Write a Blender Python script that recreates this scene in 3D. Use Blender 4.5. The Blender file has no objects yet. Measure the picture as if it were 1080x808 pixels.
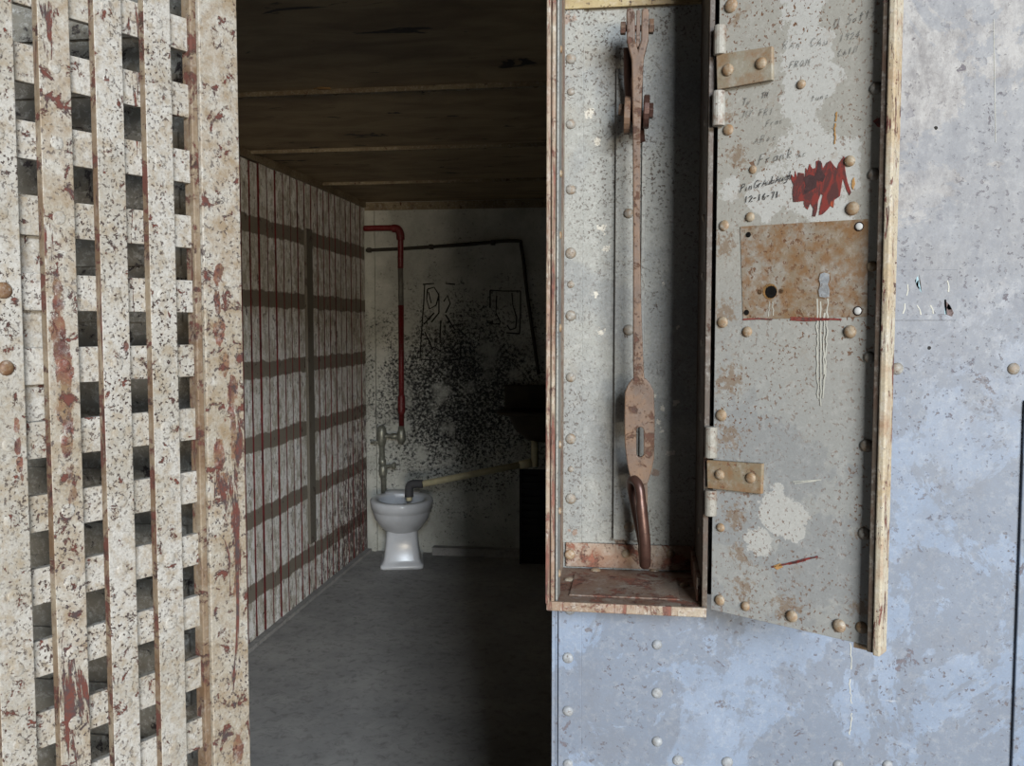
import bpy, bmesh, math, random
from mathutils import Vector, Matrix
random.seed(7)
S = bpy.context.scene
COL = S.collection
# ------------------------------------------------------------------ camera
FPX = 960.0
PITCH = math.atan(61/960); YAW = math.atan(138/(960/math.cos(PITCH)))
EYE = Vector((0, 0, 1.5))
cam = bpy.data.cameras.new('camera'); cam_o = bpy.data.objects.new('camera', cam); COL.objects.link(cam_o)
cam.sensor_fit = 'HORIZONTAL'; cam.sensor_width = 36; cam.lens = 36*FPX/1080; cam.clip_start = .02
cam_o.location = EYE; cam_o.rotation_euler = (math.pi/2-PITCH, 0, YAW)
S.camera = cam_o
# ------------------------------------------------------------------ light
w = bpy.data.worlds.new('world'); S.world = w; w.use_nodes = True
w.node_tree.nodes['Background'].inputs[0].default_value = (.8, .87, 1, 1)
w.node_tree.nodes['Background'].inputs[1].default_value = .004
def area(name, loc, target, sx, sy, energy, color):
    l = bpy.data.lights.new(name, 'AREA'); l.shape = 'RECTANGLE'; l.size = sx; l.size_y = sy; l.energy = energy; l.color = color
    o = bpy.data.objects.new(name, l); COL.objects.link(o); o.location = loc
    o.rotation_euler = (Vector(target)-Vector(loc)).to_track_quat('-Z', 'Y').to_euler(); return o
# daylight arriving through the corridor's wide doorway behind the camera: sky above, sunlit ground below
area('daylight_sky', (5.95, -12, 6.0), (0, 1.3, .9), 6.4, 3.4, 4500, (.82, .91, 1.0))
area('daylight_ground', (5.95, -12, .9), (0, 1.3, 1.9), 6.2, 1.8, 2000, (1.0, .88, .70))
S.view_settings.view_transform = 'Standard'; S.view_settings.look = 'None'
S.view_settings.exposure = 0.27; S.view_settings.gamma = 1; S.view_settings.use_curve_mapping = False
# ------------------------------------------------------------------ measuring helpers (photo pixel -> point on a plane of the place)
_F = Vector((-math.sin(YAW)*math.cos(PITCH), math.cos(YAW)*math.cos(PITCH), -math.sin(PITCH)))
_R = Vector((math.cos(YAW), math.sin(YAW), 0)); _U = _R.cross(_F)
def ray(x, y): return _F+_R*((x-540)/FPX)+_U*((404-y)/FPX)
def onY(x, y, Y): r = ray(x, y); return EYE+r*(Y/r.y)
def onX(x, y, X): r = ray(x, y); return EYE+r*(X/r.x)
def onZ(x, y, Z): r = ray(x, y); return EYE+r*((Z-1.5)/r.z)
def onP(x, y, p0, n): r = ray(x, y); return EYE+r*((p0-EYE).dot(n)/r.dot(n))
# ------------------------------------------------------------------ object helpers
def link(name, bm, mat, parent=None, smooth=False, bevel=0, label=None):
    me = bpy.data.meshes.new(name); bmesh.ops.recalc_face_normals(bm, faces=bm.faces); bm.to_mesh(me); bm.free()
    if smooth:
        for p in me.polygons: p.use_smooth = True
    if mat: me.materials.append(mat)
    o = bpy.data.objects.new(name, me); COL.objects.link(o)
    if parent: o.parent = parent
    if bevel:
        m = o.modifiers.new('bevel', 'BEVEL'); m.width = bevel; m.segments = 2; m.limit_method = 'ANGLE'; m.angle_limit = .7
    if label: o['label'] = label
    return o
def side(o, mat, axis, lim=.8):
    o.data.materials.append(mat)
    for p in o.data.polygons:
        if abs(p.normal[axis]) > lim: p.material_index = 1
    return o
def empty(name, loc=(0, 0, 0), rz=0):
    o = bpy.data.objects.new(name, None); COL.objects.link(o); o.location = loc; o.rotation_euler = (0, 0, rz); o.empty_display_size = .05
    return o
def tag(o, label, cat, group=None):
    o['label'] = label; o['category'] = cat
    if group: o['group'] = group
    return o
def struct(o): o['kind'] = 'structure'; return o
def box(bm, x0, x1, y0, y1, z0, z1, m=None):
    vs = [Vector((x, y, z)) for x in (x0, x1) for y in (y0, y1) for z in (z0, z1)]
    if m: vs = [m @ v for v in vs]
    v = [bm.verts.new(p) for p in vs]
    for f in ((0, 1, 3, 2), (4, 6, 7, 5), (0, 4, 5, 1), (2, 3, 7, 6), (0, 2, 6, 4), (1, 5, 7, 3)): bm.faces.new([v[i] for i in f])
def B(*a, m=None):
    bm = bmesh.new(); box(bm, *a, m=m); return bm
def tube(bm, pts, rad, seg=12, closed=False, flat=1.0):
    pts = [Vector(p) for p in pts]; n = len(pts)
    if not hasattr(rad, '__len__'): rad = [rad]*n
    rings = []; up = None
    for i, p in enumerate(pts):
        if closed: t = pts[(i+1) % n]-pts[i-1]
        else: t = pts[min(i+1, n-1)]-pts[max(i-1, 0)]
        t.normalize()
        if up is None: up = Vector((0, 1, 0)) if abs(t.y) < .9 else Vector((0, 0, 1))
        up = (up-t*up.dot(t)).normalized(); s = t.cross(up)
        rings.append([bm.verts.new(p+(up*math.cos(a)*flat+s*math.sin(a))*rad[i]) for a in [2*math.pi*k/seg for k in range(seg)]])
    for i in range(n if closed else n-1):
        a, b = rings[i], rings[(i+1) % n]
        for k in range(seg): bm.faces.new((a[k], a[(k+1) % seg], b[(k+1) % seg], b[k]))
    if not closed: bm.faces.new(rings[0]); bm.faces.new(rings[-1][::-1])
def T(pts, rad, **k):
    bm = bmesh.new(); tube(bm, pts, rad, **k); return bm
def smooth_path(pts, n=6, closed=False):
    pts = [Vector(p) for p in pts]; out = []; N = len(pts)
    for i in range(N if closed else N-1):
        if closed: p0, p1, p2, p3 = pts[i-1], pts[i], pts[(i+1) % N], pts[(i+2) % N]
        else: p0, p1, p2, p3 = pts[max(i-1, 0)], pts[i], pts[i+1], pts[min(i+2, N-1)]
        for k in range(n):
            t = k/n
            out.append(.5*((2*p1)+(p2-p0)*t+(2*p0-5*p1+4*p2-p3)*t*t+(3*p1-p0-3*p2+p3)*t**3))
    if not closed: out.append(pts[-1])
    return out
def prism(outline, holes, y0, y1):
    """outline, holes: lists of (x,z); plate between y0 and y1"""
    bm = bmesh.new(); es = []
    for loop in [outline]+holes:
        v = [bm.verts.new((p[0], y0, p[1])) for p in loop]
        es += [bm.edges.new((v[i], v[(i+1) % len(v)])) for i in range(len(v))]
    r = bmesh.ops.triangle_fill(bm, use_beauty=True, use_dissolve=False, edges=es)
    fs = [g for g in r['geom'] if isinstance(g, bmesh.types.BMFace)]
    e = bmesh.ops.extrude_face_region(bm, geom=fs)
    bmesh.ops.translate(bm, vec=(0, y1-y0, 0), verts=[g for g in e['geom'] if isinstance(g, bmesh.types.BMVert)])
    return bm
_rmesh = {}
def rivet(parent, p, n, r, mat, h=.55, name='rivet'):
    key = (mat.name, round(h, 2))
    if key not in _rmesh:
        bm = bmesh.new(); rows = []
        for j in range(4):
            a = j/4*math.pi/2
            rows.append([bm.verts.new((math.cos(a)*math.cos(k*math.pi/6), math.cos(a)*math.sin(k*math.pi/6), h*math.sin(a))) for k in range(12)])
        top = bm.verts.new((0, 0, h)); base = [bm.verts.new((math.cos(k*math.pi/6), math.sin(k*math.pi/6), -.15)) for k in range(12)]
        allr = [base]+rows
        for a, b in zip(allr, allr[1:]):
            for k in range(12): bm.faces.new((a[k], a[(k+1) % 12], b[(k+1) % 12], b[k]))
        for k in range(12): bm.faces.new((rows[-1][k], rows[-1][(k+1) % 12], top))
        me = bpy.data.meshes.new('rivet'); bmesh.ops.recalc_face_normals(bm, faces=bm.faces); bm.to_mesh(me); bm.free()
        for q in me.polygons: q.use_smooth = True
        me.materials.append(mat); _rmesh[key] = me
    o = bpy.data.objects.new(name, _rmesh[key]); COL.objects.link(o); o.parent = parent
    o.location = p; o.rotation_mode = 'QUATERNION'; o.rotation_quaternion = Vector(n).to_track_quat('Z', 'Y') @ Matrix.Rotation(random.random()*6, 3, 'Z').to_quaternion()
    k = random.uniform(.9, 1.1); o.scale = (r*k, r*k*random.uniform(.93, 1.05), r*random.uniform(.85, 1.1))
    return o
def ribbon(bm, pts, wd, n, off):
    """thin stroke along pts lying on the plane with normal n"""
    pts = [Vector(p)+n*off for p in pts]
    vs = []
    for i, p in enumerate(pts):
        t = (pts[min(i+1, len(pts)-1)]-pts[max(i-1, 0)]).normalized(); s = t.cross(n).normalized()
        ww = wd*random.uniform(.75, 1.2)/2
        vs.append((bm.verts.new(p+s*ww), bm.verts.new(p-s*ww)))
    for a, b in zip(vs, vs[1:]): bm.faces.new((a[0], b[0], b[1], a[1]))
# ------------------------------------------------------------------ materials
def lin(c, k=1): return tuple(((v/255)/12.92 if v/255 <= .04045 else ((v/255+.055)/1.055)**2.4)*k for v in c)+(1,)
FRONT_DIM = .42   # light balance put into colour: darkens front metalwork against lamps raised for the cell
class NT:
    def __init__(s, name, rough=.6, metal=0, spec=.4):
        s.m = bpy.data.materials.new(name); s.m.use_nodes = True; s.t = s.m.node_tree; s.n = s.t.nodes
        s.b = s.n['Principled BSDF']; s.b.inputs['Roughness'].default_value = rough; s.b.inputs['Metallic'].default_value = metal
        s.b.inputs['Specular IOR Level'].default_value = spec
        s.pos = s.n.new('ShaderNodeNewGeometry').outputs['Position']; s.i = 0
    def L(s, a, b): s.t.links.new(a, b)
    def noise(s, scale, detail=4, rough=.55, stretch=(1, 1, 1), dist=0, off=0):
        m = s.n.new('ShaderNodeMapping'); m.inputs['Scale'].default_value = stretch; s.i += 3.7; m.inputs['Location'].default_value = (s.i+off, s.i*1.3, s.i*.7)
        s.L(s.pos, m.inputs[0]); n = s.n.new('ShaderNodeTexNoise'); s.L(m.outputs[0], n.inputs['Vector'])
        n.inputs['Scale'].default_value = scale; n.inputs['Detail'].default_value = detail; n.inputs['Roughness'].default_value = rough; n.inputs['Distortion'].default_value = dist
        return n.outputs['Fac']
    def step(s, v, a, b, inv=False):
        r = s.n.new('ShaderNodeMapRange'); r.inputs[1].default_value = a; r.inputs[2].default_value = b
        r.inputs[3].default_value = 1 if inv else 0; r.inputs[4].default_value = 0 if inv else 1; s.L(v, r.inputs[0]); return r.outputs[0]
    def math(s, op, a, b=None):
        r = s.n.new('ShaderNodeMath'); r.operation = op
        for k, v in enumerate((a, b)):
            if v is None: continue
            if isinstance(v, (int, float)): r.inputs[k].default_value = v
            else: s.L(v, r.inputs[k])
        return r.outputs[0]
    def mix(s, f, a, b, blend='MIX'):
        r = s.n.new('ShaderNodeMix'); r.data_type = 'RGBA'; r.blend_type = blend
        for k, v in ((0, f), (6, a), (7, b)):
            if isinstance(v, (int, float)): r.inputs[k].default_value = v
            elif isinstance(v, tuple): r.inputs[k].default_value = v
            else: s.L(v, r.inputs[k])
        return r.outputs[2]
    def xyz(s):
        r = s.n.new('ShaderNodeSeparateXYZ'); s.L(s.pos, r.inputs[0]); return r.outputs
    def bump(s, h, strength=.5, dist=.002):
        r = s.n.new('ShaderNodeBump'); r.inputs['Strength'].default_value = strength; r.inputs['Distance'].default_value = dist; s.L(h, r.inputs['Height']); s.L(r.outputs[0], s.b.inputs['Normal'])
    def out(s, c): s.L(c, s.b.inputs['Base Color']); return s.m
def plain(name, col, rough=.5, metal=0, var=.2, scale=60, bump=.2, k=1):
    t = NT(name, rough, metal); c = lin(col, k); d = tuple(v*(1-var*2) for v in c[:3])+(1,)
    n = t.noise(scale, 5, .7); t.bump(n, bump, .001); return t.out(t.mix(t.step(n, .35, .7), c, d))
def paint(name, c1, c2, stain, chip, speck, patch=(5, .45, .55), stain_a=(9, .5, .75, .8), chip_a=(28, .6, .63), speck_a=(230, .66, .7), streak=None, mask=None, fine=.22, rough=.62, bump=.6, scratch=None, zone=None, k=FRONT_DIM, white=1.3):
    t = NT(name, rough, 0, .35); kc = min(1, k*1.5)
    col = t.mix(t.step(t.noise(patch[0], 6, .6, dist=.3), patch[1], patch[2]), lin(c1, k), lin(c2, k))
    if zone: col = zone(t, col)
    f = t.noise(330, 3, .8); col = t.mix(t.math('MULTIPLY', t.step(f, .35, .75), fine), col, lin((112, 100, 88), k))
    f2 = t.noise(90, 4, .8); col = t.mix(t.math('MULTIPLY', t.step(f2, .5, .75), fine*white), col, lin((245, 243, 238), k))
    st = t.math('MULTIPLY', t.step(t.noise(stain_a[0], 9, .72), stain_a[1], stain_a[2]), stain_a[3]); col = t.mix(st, col, lin(stain, k))
    ch = t.step(t.noise(chip_a[0], 9, .75, dist=.4), chip_a[1], chip_a[2])
    if streak:
        sk = t.step(t.noise(streak[0], 8, .7, (1, 1, streak[3] if len(streak) > 3 else .13), .6), streak[1], streak[2]); ch = t.math('MAXIMUM', ch, sk)
    if mask: ch = t.math('MULTIPLY', ch, mask(t))
    chipcol = t.mix(t.step(t.noise(60, 4, .7), .45, .62), lin(chip, kc), lin(speck, kc))
    col = t.mix(ch, col, chipcol)
    sp = t.step(t.noise(speck_a[0], 3, .6), speck_a[1], speck_a[2])
    spm = t.step(t.noise(7, 3, .6), .4, .6)
    sp = t.math('MULTIPLY', sp, t.math('ADD', t.math('MULTIPLY', spm, .75), .25)); col = t.mix(sp, col, lin(speck, kc))
    if scratch:
        sc = t.step(t.noise(scratch[0], 4, .7, (.25, .25, 3)), scratch[1], scratch[2]); col = t.mix(t.math('MULTIPLY', sc, .6), col, lin((230, 230, 230), k))
    h = t.math('SUBTRACT', t.math('MULTIPLY', f, .25), t.math('MAXIMUM', ch, sp)); t.bump(h, bump, .0012)
    rr = t.math('ADD', t.math('MULTIPLY', ch, .25), rough-.05); t.L(rr, t.b.inputs['Roughness'])
    return t.out(col)
RUST = (118, 66, 46); DARK = (62, 44, 40)
M = {}
def patches(t, pts, lo, hi, nscale, namt, stretch=(1, 1, 1)):
    """ragged patches of their own shape: pts = [(world point, radius m)]"""
    n = t.math('MULTIPLY', t.math('SUBTRACT', t.noise(nscale, 9, .7, stretch), .5), namt); tot = None
    for c, rad in pts:
        sub = t.n.new('ShaderNodeVectorMath'); sub.operation = 'SUBTRACT'; t.L(t.pos, sub.inputs[0]); sub.inputs[1].default_value = c
        mul = t.n.new('ShaderNodeVectorMath'); mul.operation = 'MULTIPLY'; t.L(sub.outputs[0], mul.inputs[0]); mul.inputs[1].default_value = stretch
        d = t.n.new('ShaderNodeVectorMath'); d.operation = 'LENGTH'; t.L(mul.outputs[0], d.inputs[0])
        k = t.math('SUBTRACT', 1, t.math('DIVIDE', d.outputs['Value'], rad)); tot = k if tot is None else t.math('MAXIMUM', tot, k)
    return t.step(t.math('ADD', tot, n), lo, hi)
def door_zone(t, col):
    h = onY(258, 560, 1.245); th_ = math.radians(26.29); n_ = Vector((math.cos(th_), -math.sin(th_), 0)); b_ = Vector((h.x, h.y, 0))+n_*.012
    P_ = [(onP(x, y, b_, n_), rr*.0011) for x, y, rr in ((60, 300, 9), (61, 320, 10), (62, 345, 13), (64, 370, 15), (66, 395, 17), (68, 420, 14), (71, 445, 12), (71, 470, 10), (73, 500, 9), (77, 520, 9),
          (229, 290, 9), (230, 320, 11), (231, 350, 11), (238, 385, 12), (243, 410, 15), (245, 440, 15), (250, 470, 14), (20, 470, 6), (22, 490, 6), (24, 505, 6), (18, 450, 5),
          (248, 545, 12), (250, 580, 12), (250, 620, 10), (232, 480, 14), (235, 510, 14), (252, 790, 12), (133, 365, 8))]
    return t.mix(patches(t, P_, .40, .45, 60, 2.6, (1, 1, .4)), col, t.mix(t.step(t.noise(50, 4), .4, .6), lin((128, 74, 62), .55), lin((96, 60, 56), .55)))
M['door'] = paint('weathered_cream_paint', (232, 228, 220), (212, 206, 194), (180, 160, 130), (112, 62, 50), (66, 50, 46),
                  stain_a=(60, .46, .64, .7), chip_a=(56, .595, .62), speck_a=(230, .58, .62), streak=(30, .65, .665, .12), fine=.45, bump=.8, zone=door_zone, k=.37)
M['door_edge'] = paint('rusty_cream_edge_paint', (176, 160, 136), (140, 116, 92), (120, 88, 60), (96, 56, 46), (60, 42, 36),
                  chip_a=(26, .52, .56), stain_a=(10, .42, .65, .8), streak=(30, .57, .6, .1))
M['door_rust'] = paint('heavily_chipped_cream_paint', (228, 222, 210), (208, 198, 180), (170, 144, 110), (104, 58, 48), (74, 62, 62),
                  chip_a=(40, .565, .59), stain_a=(36, .42, .64, .8), speck_a=(190, .59, .63), streak=(26, .6, .62, .14), fine=.5, bump=.8, zone=door_zone, k=.37)
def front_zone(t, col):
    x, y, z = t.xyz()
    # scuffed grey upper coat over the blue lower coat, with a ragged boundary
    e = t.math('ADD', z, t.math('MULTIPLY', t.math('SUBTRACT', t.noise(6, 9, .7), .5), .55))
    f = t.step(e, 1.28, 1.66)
    grey = t.mix(t.step(t.noise(40, 9, .82, (1, 1, .55)), .42, .62), lin((176, 173, 171), FRONT_DIM), lin((124, 119, 119), FRONT_DIM))
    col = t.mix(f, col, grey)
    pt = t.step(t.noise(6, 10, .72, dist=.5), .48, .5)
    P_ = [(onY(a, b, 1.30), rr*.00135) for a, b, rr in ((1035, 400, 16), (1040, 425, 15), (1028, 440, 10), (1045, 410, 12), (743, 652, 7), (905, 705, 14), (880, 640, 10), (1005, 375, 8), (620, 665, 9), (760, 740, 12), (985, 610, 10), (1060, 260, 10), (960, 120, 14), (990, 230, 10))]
    col = t.mix(t.math('MULTIPLY', patches(t, P_, .75, .8, 80, 3.6), .85), col, lin((104, 98, 106), FRONT_DIM))
    return t.mix(t.math('MULTIPLY', pt, .55), col, lin((120, 126, 138), FRONT_DIM))
def box_zone(t, col):
    P_ = [(onY(x, y, 1.40), rr*.00145) for x, y, rr in ((700, 432, 9), (712, 425, 8), (698, 455, 8), (706, 478, 9), (694, 445, 7), (690, 418, 6), (700, 300, 5), (720, 295, 5), (635, 240, 10), (640, 262, 8), (628, 310, 10), (634, 350, 9), (622, 120, 10), (630, 150, 8), (715, 345, 4))]
    col = t.mix(patches(t, P_, .62, .7, 110, 3.0), col, lin((232, 226, 212), FRONT_DIM))
    R_ = [(onY(x, y, 1.40), rr*.00145) for x, y, rr in ((655, 440, 12), (655, 570, 14), (605, 560, 12), (690, 500, 10), (600, 20, 12))]
    return t.mix(t.math('MULTIPLY', patches(t, R_, .5, .7, 90, 2.4), .7), col, lin((150, 108, 80), FRONT_DIM))
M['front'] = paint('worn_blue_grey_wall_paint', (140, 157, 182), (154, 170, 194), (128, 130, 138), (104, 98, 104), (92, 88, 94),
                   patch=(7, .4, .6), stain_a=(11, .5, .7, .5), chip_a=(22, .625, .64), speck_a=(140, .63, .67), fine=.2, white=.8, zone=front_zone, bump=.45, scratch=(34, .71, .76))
M['box'] = paint('speckled_grey_box_paint', (172, 173, 167), (154, 157, 156), (150, 132, 104), (108, 78, 56), (76, 62, 54),
                 stain_a=(9, .55, .8, .6), chip_a=(40, .67, .7), speck_a=(260, .57, .64), fine=.45, white=.5, zone=box_zone)
M['box_rust'] = paint('rusted_box_ledge_paint', (186, 168, 150), (160, 132, 112), (150, 110, 86), (134, 84, 66), (74, 48, 40),
                 stain_a=(14, .4, .62, .9), chip_a=(30, .52, .57), speck_a=(190, .6, .66), fine=.4)
M['box_frame'] = paint('layered_rusty_frame_paint', (196, 182, 160), (168, 146, 124), (160, 122, 100), (120, 78, 66), (84, 56, 50),
                 stain_a=(30, .42, .66, .8), chip_a=(50, .56, .6), streak=(60, .54, .6, .1), fine=.5)
M['box_shaded'] = paint('shade_darkened_brown_paint', (96, 86, 74), (80, 68, 58), (90, 62, 46), (84, 56, 46), (60, 42, 38), stain_a=(30, .45, .65, .7))  # brown paint darkened to put the shade of box side and rim into colour
M['box_head'] = paint('tan_rusted_header_paint', (190, 170, 120), (172, 148, 100), (136, 98, 58), (92, 60, 40), (70, 50, 38), stain_a=(14, .45, .7, .8), speck_a=(160, .6, .64))
def lidY(px): return 1.215-(px-750)*.00068
def lid_zone(t, col):
    P1 = [(845, 10, 40), (852, 50, 38), (845, 100, 34), (862, 85, 30), (850, 145, 26), (858, 190, 62), (810, 205, 34), (880, 225, 30), (820, 540, 34), (800, 570, 26), (770, 200, 20)]
    tot = None
    def grp(pts, *a):
        tot = None
        n = t.math('MULTIPLY', t.math('SUBTRACT', t.noise(a[2], 9, .7), .5), a[3])
        for px, py, r in pts:
            d = t.n.new('ShaderNodeVectorMath'); d.operation = 'DISTANCE'; t.L(t.pos, d.inputs[0]); d.inputs[1].default_value = onY(px, py, lidY(px))
            k = t.math('SUBTRACT', 1, t.math('DIVIDE', d.outputs['Value'], r*.00125)); tot = k if tot is None else t.math('MAXIMUM', tot, k)
        return t.step(t.math('ADD', tot, n), a[0], a[1])
    x, y, z = t.xyz()
    col = t.mix(t.step(t.math('ADD', z, t.math('MULTIPLY', t.noise(5, 4), .3)), 1.5, 1.75), col, lin((190, 187, 178), FRONT_DIM))
    col = t.mix(grp(P1, .30, .34, 15, 2.6), col, lin((218, 217, 212), FRONT_DIM))
    R1 = [(760, 120, 34), (775, 165, 30), (765, 260, 36), (765, 330, 34), (770, 400, 40), (768, 460, 36), (775, 545, 34), (782, 585, 30), (785, 620, 34), (830, 640, 40), (908, 640, 26), (905, 40, 14), (912, 290, 24), (908, 560, 20), (775, 20, 24)]
    col = t.mix(t.math('MULTIPLY', grp(R1, .62, .85, 130, 2.6), .7), col, lin((150, 122, 94), FRONT_DIM))
    return col
M['lid'] = paint('grey_green_lid_paint', (186, 187, 184), (174, 176, 176), (166, 132, 96), (134, 94, 64), (112, 84, 66),
                 patch=(9, .5, .52), stain_a=(30, .6, .8, .6), chip_a=(70, .66, .68), speck_a=(210, .585, .63), fine=.2, bump=.35, zone=lid_zone)
M['lid_patch'] = paint('bare_rust_lock_plate', (176, 168, 156), (160, 140, 116), (150, 108, 66), (120, 78, 48), (104, 72, 50), patch=(20, .42, .58),
                 stain_a=(55, .44, .6, .8), chip_a=(50, .64, .68), speck_a=(170, .58, .63), bump=.4)
M['rim'] = paint('flaking_cream_rim', (224, 212, 188), (212, 190, 156), (168, 118, 84), (110, 62, 52), (70, 44, 40),
                 stain_a=(20, .5, .7, .7), chip_a=(70, .6, .63), streak=(110, .56, .6, .18), fine=.4)
M['knuckle'] = paint('pale_grey_knuckle_paint', (186, 184, 176), (168, 164, 154), (130, 96, 72), (104, 66, 50), (76, 52, 44), stain_a=(60, .5, .66, .8), chip_a=(60, .58, .62))
M['hinge'] = paint('rust_edged_hinge_paint', (176, 168, 150), (160, 144, 118), (156, 112, 70), (124, 76, 46), (98, 64, 44), stain_a=(30, .45, .65, .8), chip_a=(50, .6, .64))
M['iron'] = paint('brown_rusted_iron', (124, 96, 78), (106, 80, 64), (142, 108, 80), (88, 58, 46), (70, 50, 42), patch=(18, .4, .6), stain_a=(30, .45, .65, .8), chip_a=(36, .55, .6), speck_a=(200, .62, .66), fine=.5, k=.38, white=.15)
M['iron_dark'] = plain('dark_worn_iron', (92, 66, 58), .38, .5, .2, 90, .3, k=.6)
M['rivet_tan'] = paint('worn_rivet_tan', (184, 168, 144), (170, 146, 116), (156, 120, 84), (110, 78, 56), (90, 70, 56), patch=(70, .42, .58), stain_a=(90, .45, .6, .9), chip_a=(110, .62, .66), fine=.4)
M['rivet_grey'] = paint('worn_rivet_grey', (170, 168, 162), (158, 152, 142), (150, 128, 104), (110, 78, 56), (90, 70, 56), patch=(70, .42, .58), stain_a=(90, .45, .6, .9), chip_a=(110, .62, .66), fine=.4)
M['rivet_blue'] = paint('worn_rivet_blue', (188, 194, 200), (176, 182, 190), (150, 150, 150), (110, 78, 56), (90, 70, 56), patch=(70, .42, .58), stain_a=(90, .45, .6, .9), chip_a=(110, .62, .66), fine=.4)
M['rivet_brass'] = paint('worn_rivet_brass', (156, 126, 92), (136, 100, 68), (120, 84, 56), (110, 78, 56), (90, 70, 56), patch=(70, .42, .58), stain_a=(90, .45, .6, .9), chip_a=(110, .62, .66), fine=.4)
M['white_bolt'] = plain('white_bolt', (228, 228, 226), .5, 0, .1, k=.5)
M['red_prime'] = plain('dark_red_primer', (84, 34, 30), .7, 0, .25, 60)
M['red_side'] = plain('red_primer_on_slat_edges', (104, 30, 30), .7, 0, .4, 12)
M['behind'] = paint('dull_grey_plate_paint', (128, 124, 114), (112, 108, 100), (98, 84, 62), (52, 44, 42), (44, 38, 38), chip_a=(26, .57, .6), stain_a=(12, .45, .7, .6), fine=.3, k=.75)
def slat_zone(t, col):
    x, y, z = t.xyz()
    n = t.math('MULTIPLY', t.math('SUBTRACT', t.noise(14, 6, .7), .5), .05)
    cell = t.noise(10.2, 0, 0, (0, 1, 0)); n = t.math('ADD', n, t.math('MULTIPLY', t.math('SUBTRACT', cell, .5), .02))
    d = t.math('ADD', z, n); tot = None
    for zc in (1.968, 1.625, 1.288, .941, .59, .242):
        k = t.step(t.math('ABSOLUTE', t.math('SUBTRACT', d, zc)), .037, .043, True)
        tot = k if tot is None else t.math('MAXIMUM', tot, k)
    return t.mix(tot, col, lin((128, 120, 108)))
def slat_low(t):
    x, y, z = t.xyz()
    a = t.step(t.math('ADD', z, t.math('MULTIPLY', y, -.45)), -2.1, -1.0, True)
    return t.math('ADD', t.math('MULTIPLY', a, 1.0), .55)
def slat_mat(name, band=True):
    t = NT(name, .7, 0, .25)
    n = t.noise(26, 8, .8, (1, 1, .45)); col = t.mix(t.step(n, .46, .54), lin((244, 243, 240)), lin((186, 180, 166)))
    one = t.noise(10.2, 0, 0, (0, 1, 0)); col = t.mix(t.math('MULTIPLY', t.step(one, .35, .65), .35), col, lin((184, 178, 166)))
    fl = t.step(t.noise(90, 5, .8), .58, .62); col = t.mix(t.math('MULTIPLY', fl, .7), col, lin((92, 80, 68)))
    x, y, z = t.xyz()
    rust_lvl = t.math('ADD', t.math('MULTIPLY', t.step(t.math('ADD', t.math('SUBTRACT', y, 5.75), t.math('MULTIPLY', z, -.9)), -1.35, -.1), .17), 0)
    ch = t.step(t.math('ADD', t.noise(30, 9, .75, (1, 1, .5), .4), rust_lvl), .58, .61)
    if band: col = slat_zone(t, col)
    else: col = lin((108, 102, 92))
    col = t.mix(t.math('MULTIPLY', ch, .85), col, t.mix(t.step(t.noise(24, 4), .45, .55), lin((62, 52, 48)), lin((74, 36, 32))))
    t.bump(ch, .4, .002); return t.out(col)
M['slat'] = slat_mat('white_brushed_slat_paint'); M['post'] = slat_mat('plain_grey_slat_paint', False)
def ceil_mat():
    t = NT('brown_soot_ceiling_paint', .6)
    col = t.mix(t.step(t.noise(3, 8, .65, (1, 2.4, 1), .6), .4, .65), lin((156, 136, 104)), lin((118, 98, 74)))
    ch = t.step(t.noise(3.2, 8, .6, (1, 3, 1), 1.2), .64, .66); col = t.mix(ch, col, lin((38, 28, 22)))
    ch2 = t.step(t.noise(14, 8, .7, (1, 2, 1), 1.2), .68, .69); col = t.mix(ch2, col, lin((84, 44, 28)))
    t.bump(t.noise(20, 6, .7), .3, .004); return t.out(col)
M['ceiling'] = ceil_mat()
M['ceiling_strap'] = paint('brown_strap_paint', (134, 120, 94), (116, 100, 76), (90, 68, 46), (84, 48, 32), (60, 44, 34), k=1)
def floor_mat():
    t = NT('worn_concrete_floor', .75)
    col = t.mix(t.step(t.noise(4, 8, .7), .35, .65), lin((160, 157, 153)), lin((138, 136, 134)))
    col = t.mix(t.math('MULTIPLY', t.step(t.noise(22, 8, .75, dist=.6), .5, .68), .6), col, lin((84, 80, 78)))
    col = t.mix(t.math('MULTIPLY', t.step(t.noise(60, 5, .75), .64, .68), .6), col, lin((168, 164, 158)))
    t.bump(t.noise(40, 8, .8), .4, .003); return t.out(col)
M['floor'] = floor_mat()
def back_mat():
    t = NT('mouldy_plaster_wall', .85)
    col = t.mix(t.step(t.noise(3.5, 8, .65), .4, .62), lin((192, 192, 184)), lin((158, 158, 150)))
    x, y, z = t.xyz()
    # black mould spreads out from the lower middle of the wall
    d = t.n.new('ShaderNodeVectorMath'); d.operation = 'DISTANCE'; t.L(t.pos, d.inputs[0]); d.inputs[1].default_value = (-1.18, 5.8, 1.05)
    lvl = t.step(d.outputs['Value'], .25, .95, True)
    m = t.step(t.math('ADD', t.noise(52, 9, .85), t.math('MULTIPLY', lvl, .13)), .57, .62)
    m2 = t.step(t.math('ADD', t.noise(7, 6, .6), t.math('MULTIPLY', lvl, .12)), .40, .56); m = t.math('MULTIPLY', m, m2)
    col = t.mix(m, col, lin((30, 30, 32)))
    col = t.mix(t.math('MULTIPLY', t.step(t.noise(70, 5, .8), .62, .66), .5), col, lin((214, 214, 208)))
    t.bump(t.noise(30, 8, .8), .5, .004); return t.out(col)
M['back'] = back_mat()
M['dark_wall'] = plain('shade_black_plate', (26, 24, 22), .8, 0, .25, 20)  # right wall coloured near black to keep its side of the cell shaded
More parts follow.
